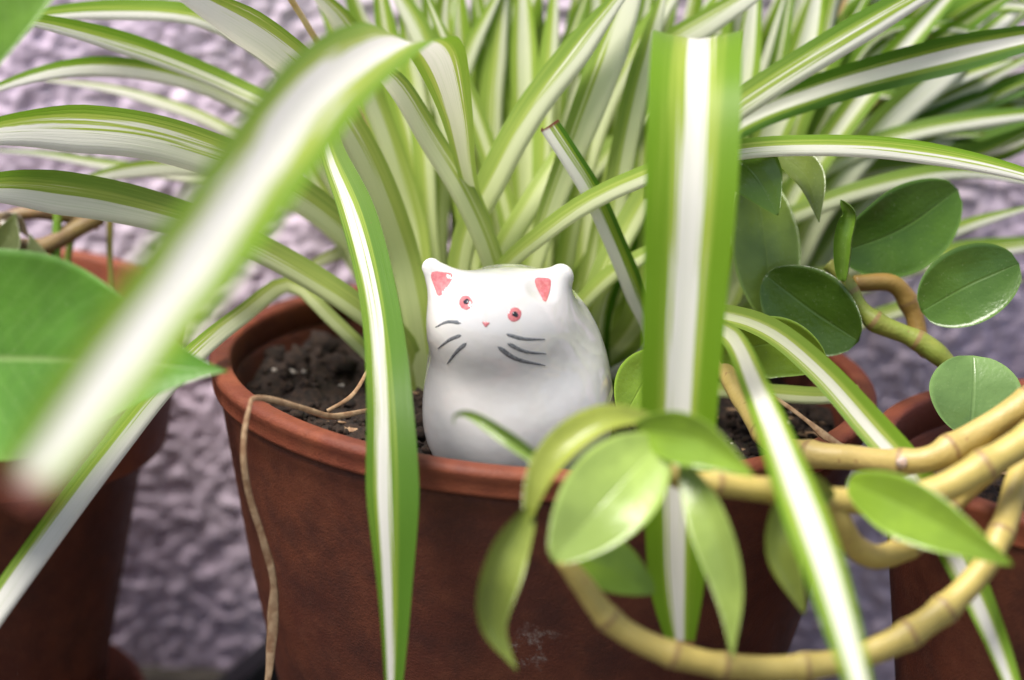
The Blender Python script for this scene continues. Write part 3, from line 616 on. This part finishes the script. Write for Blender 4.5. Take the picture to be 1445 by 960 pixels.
# -- fleshy leaves
def fleshy(pts, tint, parent, cup=14, roll=0, thick=.0011, power=(.62, .75), mat=None, name='leaf', n=34, na=14, wdir=None, label=None, wave=1.0, tipx=1.0):
    rows = [[*at(x, y, d), px_cm(w, at(x, y, d))] for (x, y, d, w) in pts]
    Q, q = catmull(rows, n); P = Q[:, :3]; L = q[-1]; fr = frames(P, None if wdir is None else [wdir] * n); V, UVs = [], []; b = math.radians(cup); sd_ = rs.uniform(0, 99)
    Wm = max(r[3] for r in rows)
    def ring(i):
        w, nn = fr[i]
        if wdir is None:
            t = P[min(i + 1, n - 1)] - P[max(i - 1, 0)]; tx, ty = t @ np.array(RIGHT), t @ np.array(UP); wx, wy = w @ np.array(RIGHT), w @ np.array(UP)
            if tx * wy - ty * wx > 0: w = -w
        s = q[i] / L; prof = max(0.0, math.sin(math.pi * min(1, max(0, s)) ** power[0])) ** power[1]
        hw = max(Q[i, 3] * .5 * prof, .00015); out = []
        a0 = math.radians(roll)
        for side_ in (1, -1):
            for j in range(na + 1):
                e = (j / na - .5) * 2 * side_; lx = e * hw * math.cos(b * abs(e)); ly = hw * math.sin(b * abs(e)) * abs(e) + wave * .05 * hw * noise.noise((s * 3, e * 1.2, sd_))
                ly -= .02 * hw * math.exp(-(e / .08) ** 2)
                t_ = thick * (1 - e ** 4) * min(1, prof + .1) * side_ * .5
                rx = lx * math.cos(a0) - ly * math.sin(a0); ry = lx * math.sin(a0) + ly * math.cos(a0)
                out.append((P[i] + w * rx + nn * (ry) + nn * t_, ((e + 1) / 2, q[i] * 100)))
        return out
    m = 2 * (na + 1)
    for i in range(n):
        for v, u in ring(i): V.append(v); UVs.append(u)
    F = [(i * m + j, i * m + (j + 1) % m, (i + 1) * m + (j + 1) % m, (i + 1) * m + j) for i in range(n - 1) for j in range(m)]
    F += [tuple(range(m))[::-1], tuple((n - 1) * m + j for j in range(m))]
    o = link(name, V, F, mat or ML, parent, uvs=UVs); attr(o, 'tint', (*tint, 1))
    if label: o['label'] = label
    return o
trail = thing('trailing_plant', 'trailing succulent with round fleshy leaves and thick jointed yellow stems', 'plant', (CR.x, CR.y, RIM - .016))
YEL, TAN, GRN = (.52, .41, .115), (.52, .39, .13), (.23, .29, .045)
def scar(P, k, off, r, parent):
    p = Vector(P[k]) - FWD * off[2] + RIGHT * off[0] + UP * off[1]; V, F = [], []
    base = bmesh.new(); bmesh.ops.create_icosphere(base, subdivisions=3, radius=r)
    V = [p + Vector((v.co.x, v.co.y * .9, v.co.z)) * (1 + .2 * noise.noise(v.co * 900)) for v in base.verts]; F = [[v.index for v in f.verts] for f in base.faces]; base.free()
    link('leaf_scar', V, F, MSCAR, parent)
s1, P1, _ = tube('stem', [(1560, 520, -8.5, 44), (1460, 562, -9, 44), (1395, 603, -9.2, 42), (1350, 628, -9.4, 44), (1312, 648, -9.6, 42), (1265, 652, -9.4, 38), (1200, 646, -8.6, 38), (1135, 640, -8.0, 38), (1088, 622, -6.5, 34), (1050, 568, -4.6, 32), (1018, 520, -3, 30), (985, 520, -1.5, 30)], 40, MS, trail, 320, 16, 1, TAN, [.14, .29, .37, .53, .68], .05)
s2, P2, _ = tube('stem', [(1560, 560, -11.5, 46), (1460, 615, -12, 46), (1405, 648, -12.2, 46), (1330, 690, -12.4, 46), (1270, 705, -12.6, 42), (1180, 706, -13, 38), (1088, 692, -13.6, 38), (1010, 683, -14, 34), (950, 672, -14.2, 32), (918, 640, -14.4, 28), (905, 600, -14.6, 24)], 40, MS, trail, 320, 16, 1, YEL, [.16, .27, .50, .68, .8, .93], .05)
s3, P3, _ = tube('stem', [(1500, 560, -9, 40), (1462, 620, -10, 40), (1436, 680, -11, 40), (1416, 745, -11.8, 40), (1385, 805, -12.4, 40), (1300, 884, -13, 42), (1200, 930, -13.4, 40), (1090, 944, -13.8, 40), (980, 932, -14.2, 38), (905, 905, -14.4, 38), (858, 872, -14.6, 36), (822, 825, -14.8, 34), (795, 790, -15, 26)], 40, MS, trail, 320, 16, 1, YEL, [.1, .27, .41, .47, .62, .73, .80, .90], .05)
s4, P4, _ = tube('stem', [(1420, 640, -9.5, 38), (1345, 705, -10.4, 40), (1292, 762, -11, 40), (1240, 786, -11.6, 38), (1205, 770, -12.2, 36), (1186, 735, -12.8, 34), (1176, 706, -13, 30)], 38, MS, trail, 140, 16, 1, YEL, [.31, .52], .06)
s5, P5, _ = tube('stem', [(1168, 372, -2.4, 20), (1190, 395, -2.4, 24), (1214, 432, -2.4, 22), (1236, 454, -2.4, 30), (1290, 478, -2.4, 28), (1318, 496, -2.4, 34), (1345, 520, -2.4, 26), (1420, 590, -3, 26), (1520, 680, -4, 26)], 24, MS, trail, 160, 14, 1, GRN, [.11, .22, .36], .05)
s6, P6, _ = tube('stem', [(1205, 400, -1.6, 24), (1262, 402, -1.4, 28), (1288, 440, -1.2, 28), (1302, 490, -1.4, 26), (1318, 500, -2.2, 18)], 26, MS, trail, 50, 14, 1, (.30, .17, .045), [.45], .08)
scar(P2, 55, (.0005, .0008, .0038), .0016, s2); scar(P1, 118, (-.0004, .0, .0035), .0015, s1); scar(P2, 210, (.0, .0006, .0032), .0014, s2); scar(P4, 80, (.0, .003, .001), .0013, s4); scar(P3, 51, (0, .0035, .0005), .0013, s3)
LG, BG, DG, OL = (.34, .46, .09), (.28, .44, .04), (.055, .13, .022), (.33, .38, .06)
# behind: shaded leaves of the same plant
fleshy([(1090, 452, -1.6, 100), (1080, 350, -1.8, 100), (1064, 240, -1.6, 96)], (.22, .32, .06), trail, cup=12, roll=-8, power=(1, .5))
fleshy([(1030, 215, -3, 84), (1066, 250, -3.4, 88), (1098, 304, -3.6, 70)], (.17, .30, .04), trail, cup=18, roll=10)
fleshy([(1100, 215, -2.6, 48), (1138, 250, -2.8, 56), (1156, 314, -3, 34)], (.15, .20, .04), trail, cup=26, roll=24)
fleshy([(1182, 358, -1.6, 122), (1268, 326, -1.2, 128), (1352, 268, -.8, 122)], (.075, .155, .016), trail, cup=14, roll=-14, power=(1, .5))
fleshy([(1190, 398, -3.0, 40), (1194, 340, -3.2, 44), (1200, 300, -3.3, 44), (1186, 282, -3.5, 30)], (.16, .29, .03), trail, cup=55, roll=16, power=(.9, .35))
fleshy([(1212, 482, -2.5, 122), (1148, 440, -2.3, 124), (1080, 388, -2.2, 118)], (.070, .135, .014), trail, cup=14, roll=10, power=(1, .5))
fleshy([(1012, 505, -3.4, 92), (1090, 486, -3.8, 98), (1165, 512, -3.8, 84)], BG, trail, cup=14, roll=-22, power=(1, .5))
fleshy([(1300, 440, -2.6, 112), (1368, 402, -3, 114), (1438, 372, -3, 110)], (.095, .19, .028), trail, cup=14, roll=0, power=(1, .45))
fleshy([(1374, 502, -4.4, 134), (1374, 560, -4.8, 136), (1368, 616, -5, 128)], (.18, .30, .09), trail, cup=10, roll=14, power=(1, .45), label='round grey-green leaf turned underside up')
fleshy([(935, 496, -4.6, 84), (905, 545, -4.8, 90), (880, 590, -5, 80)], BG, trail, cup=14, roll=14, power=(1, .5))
# in front of the pot
fleshy([(932, 622, -15, 124), (855, 705, -15.8, 134), (780, 792, -16, 104)], (.39, .53, .12), trail, cup=16, roll=-4, power=(.94, .52), thick=.0018, label='glossy oval leaf catching the light')
fleshy([(925, 590, -14.6, 40), (850, 600, -15, 60), (778, 660, -15.2, 70), (738, 752, -15, 46)], OL, trail, cup=34, roll=-34, power=(.8, .6), thick=.0016)
fleshy([(895, 606, -14.8, 60), (980, 620, -15.8, 84), (1064, 672, -16.4, 44)], BG, trail, cup=22, roll=-18, power=(.75, .6), thick=.0016)
fleshy([(790, 668, -14.4, 30), (715, 612, -14, 32), (660, 582, -13.6, 24), (641, 586, -13.5, 16), (640, 600, -13.5, 8)], BG, trail, cup=46, roll=30, power=(.8, .5), thick=.0012, label='narrow leaf with a hooked tip')
fleshy([(752, 712, -15, 52), (708, 790, -15.4, 72), (692, 880, -15.2, 60), (730, 948, -15, 24)], (.33, .40, .07), trail, cup=28, roll=26, power=(.8, .6), thick=.0015)
fleshy([(798, 772, -14.4, 70), (860, 800, -14.2, 84), (924, 836, -14, 60)], BG, trail, cup=16, roll=20, power=(.8, .55), thick=.0015)
fleshy([(962, 650, -15, 48), (1000, 730, -15.6, 66), (1030, 830, -15.8, 58), (1034, 932, -15.6, 22)], (.31, .42, .09), trail, cup=24, roll=-20, power=(.8, .6), thick=.0014)
fleshy([(1196, 680, -14, 70), (1290, 722, -15.2, 92), (1430, 798, -15.8, 50)], BG, trail, cup=16, roll=-14, power=(.72, .62), thick=.0016, label='bright pointed leaf across the yellow stems')
fleshy([(1178, 700, -13.4, 62), (1130, 690, -13.8, 80), (1098, 770, -14, 74), (1135, 868, -13.6, 40)], (.37, .44, .07), trail, cup=30, roll=30, power=(.85, .55), thick=.0015)

# ------------------------------------------------------------------ broad-leaved plant at the left edge
poth = thing('broad_leaved_plant', 'plant with large smooth pointed green leaves reaching over the collared pot', 'plant', at(-330, 560, -9))
fleshy([(-150, 500, -8.5, 300), (0, 505, -10, 310), (150, 510, -11.5, 330), (322, 524, -12.5, 120)], (.125, .31, .032), poth, cup=12, roll=8, power=(.6, .9), thick=.0006, mat=MP, n=50, na=24)
fleshy([(10, -330, -12, 260), (-30, -180, -13, 280), (-48, -30, -13.5, 300), (-75, 190, -13.5, 150)], (.19, .38, .035), poth, cup=10, roll=6, power=(.75, .8), thick=.0006, mat=MP, n=50, na=24)
t_, _, _ = tube('stem', [(-150, 500, -8.5, 14), (-240, 520, -8.5, 16), (-330, 700, -9, 18), (-345, 1250, -9, 20)], 14, MS, poth, 40, 12, 1, (.12, .26, .04))
t_, _, _ = tube('stem', [(10, -330, -12, 14), (-160, -250, -11.5, 14), (-290, 60, -11, 15), (-335, 400, -9.5, 16), (-345, 900, -9, 18)], 14, MS, poth, 40, 12, 1, (.12, .26, .04))
# ------------------------------------------------------------------ small stubby plant in the pot on the left
stub = thing('pruned_plant', 'pruned plant with bare brown stalks and green shoots in the collared pot', 'plant', (CL.x, CL.y, RIM - .014))
for pts, tint in (([(72, 425, 2, 13), (77, 380, 2, 14), (80, 330, 2, 14), (84, 260, 2, 13)], (.13, .28, .02)), ([(90, 425, 3, 9), (98, 350, 3, 10), (112, 300, 3, 10), (118, 250, 3, 9)], (.18, .26, .03)),
                  ([(160, 430, 3, 9), (155, 360, 3, 9), (156, 300, 3, 10), (160, 250, 3, 9)], (.26, .25, .05)), ([(-30, 325, 2.4, 18), (30, 302, 2.4, 18), (80, 304, 2.6, 18), (140, 318, 2.8, 16)], (.20, .115, .06)),
                  ([(20, 350, 1.6, 26), (60, 348, 1.8, 24), (96, 330, 2.2, 26), (140, 305, 2.6, 26)], (.21, .13, .07)), ([(20, 425, 1.4, 20), (12, 360, 1.4, 20), (2, 300, 1.4, 18)], (.12, .075, .04)), ([(58, 425, 1.2, 15), (60, 395, 1.2, 15), (66, 365, 1.2, 12)], (.07, .04, .025))):
    tube('stem', pts, 12, MS, stub, 30, 10, 1, tint, None, .15)
fleshy([(-20, 372, 1, 50), (8, 340, 1, 56), (22, 300, 1, 30)], (.10, .12, .03), stub, cup=20, roll=10)
fleshy([(60, 392, 1.2, 30), (50, 360, 1.2, 34), (42, 330, 1.2, 20)], (.13, .15, .06), stub, cup=20, roll=-10)
fleshy([(0, 310, 1.2, 26), (22, 316, 1.2, 28), (42, 336, 1.2, 14)], (.11, .075, .04), stub, cup=30, roll=10)
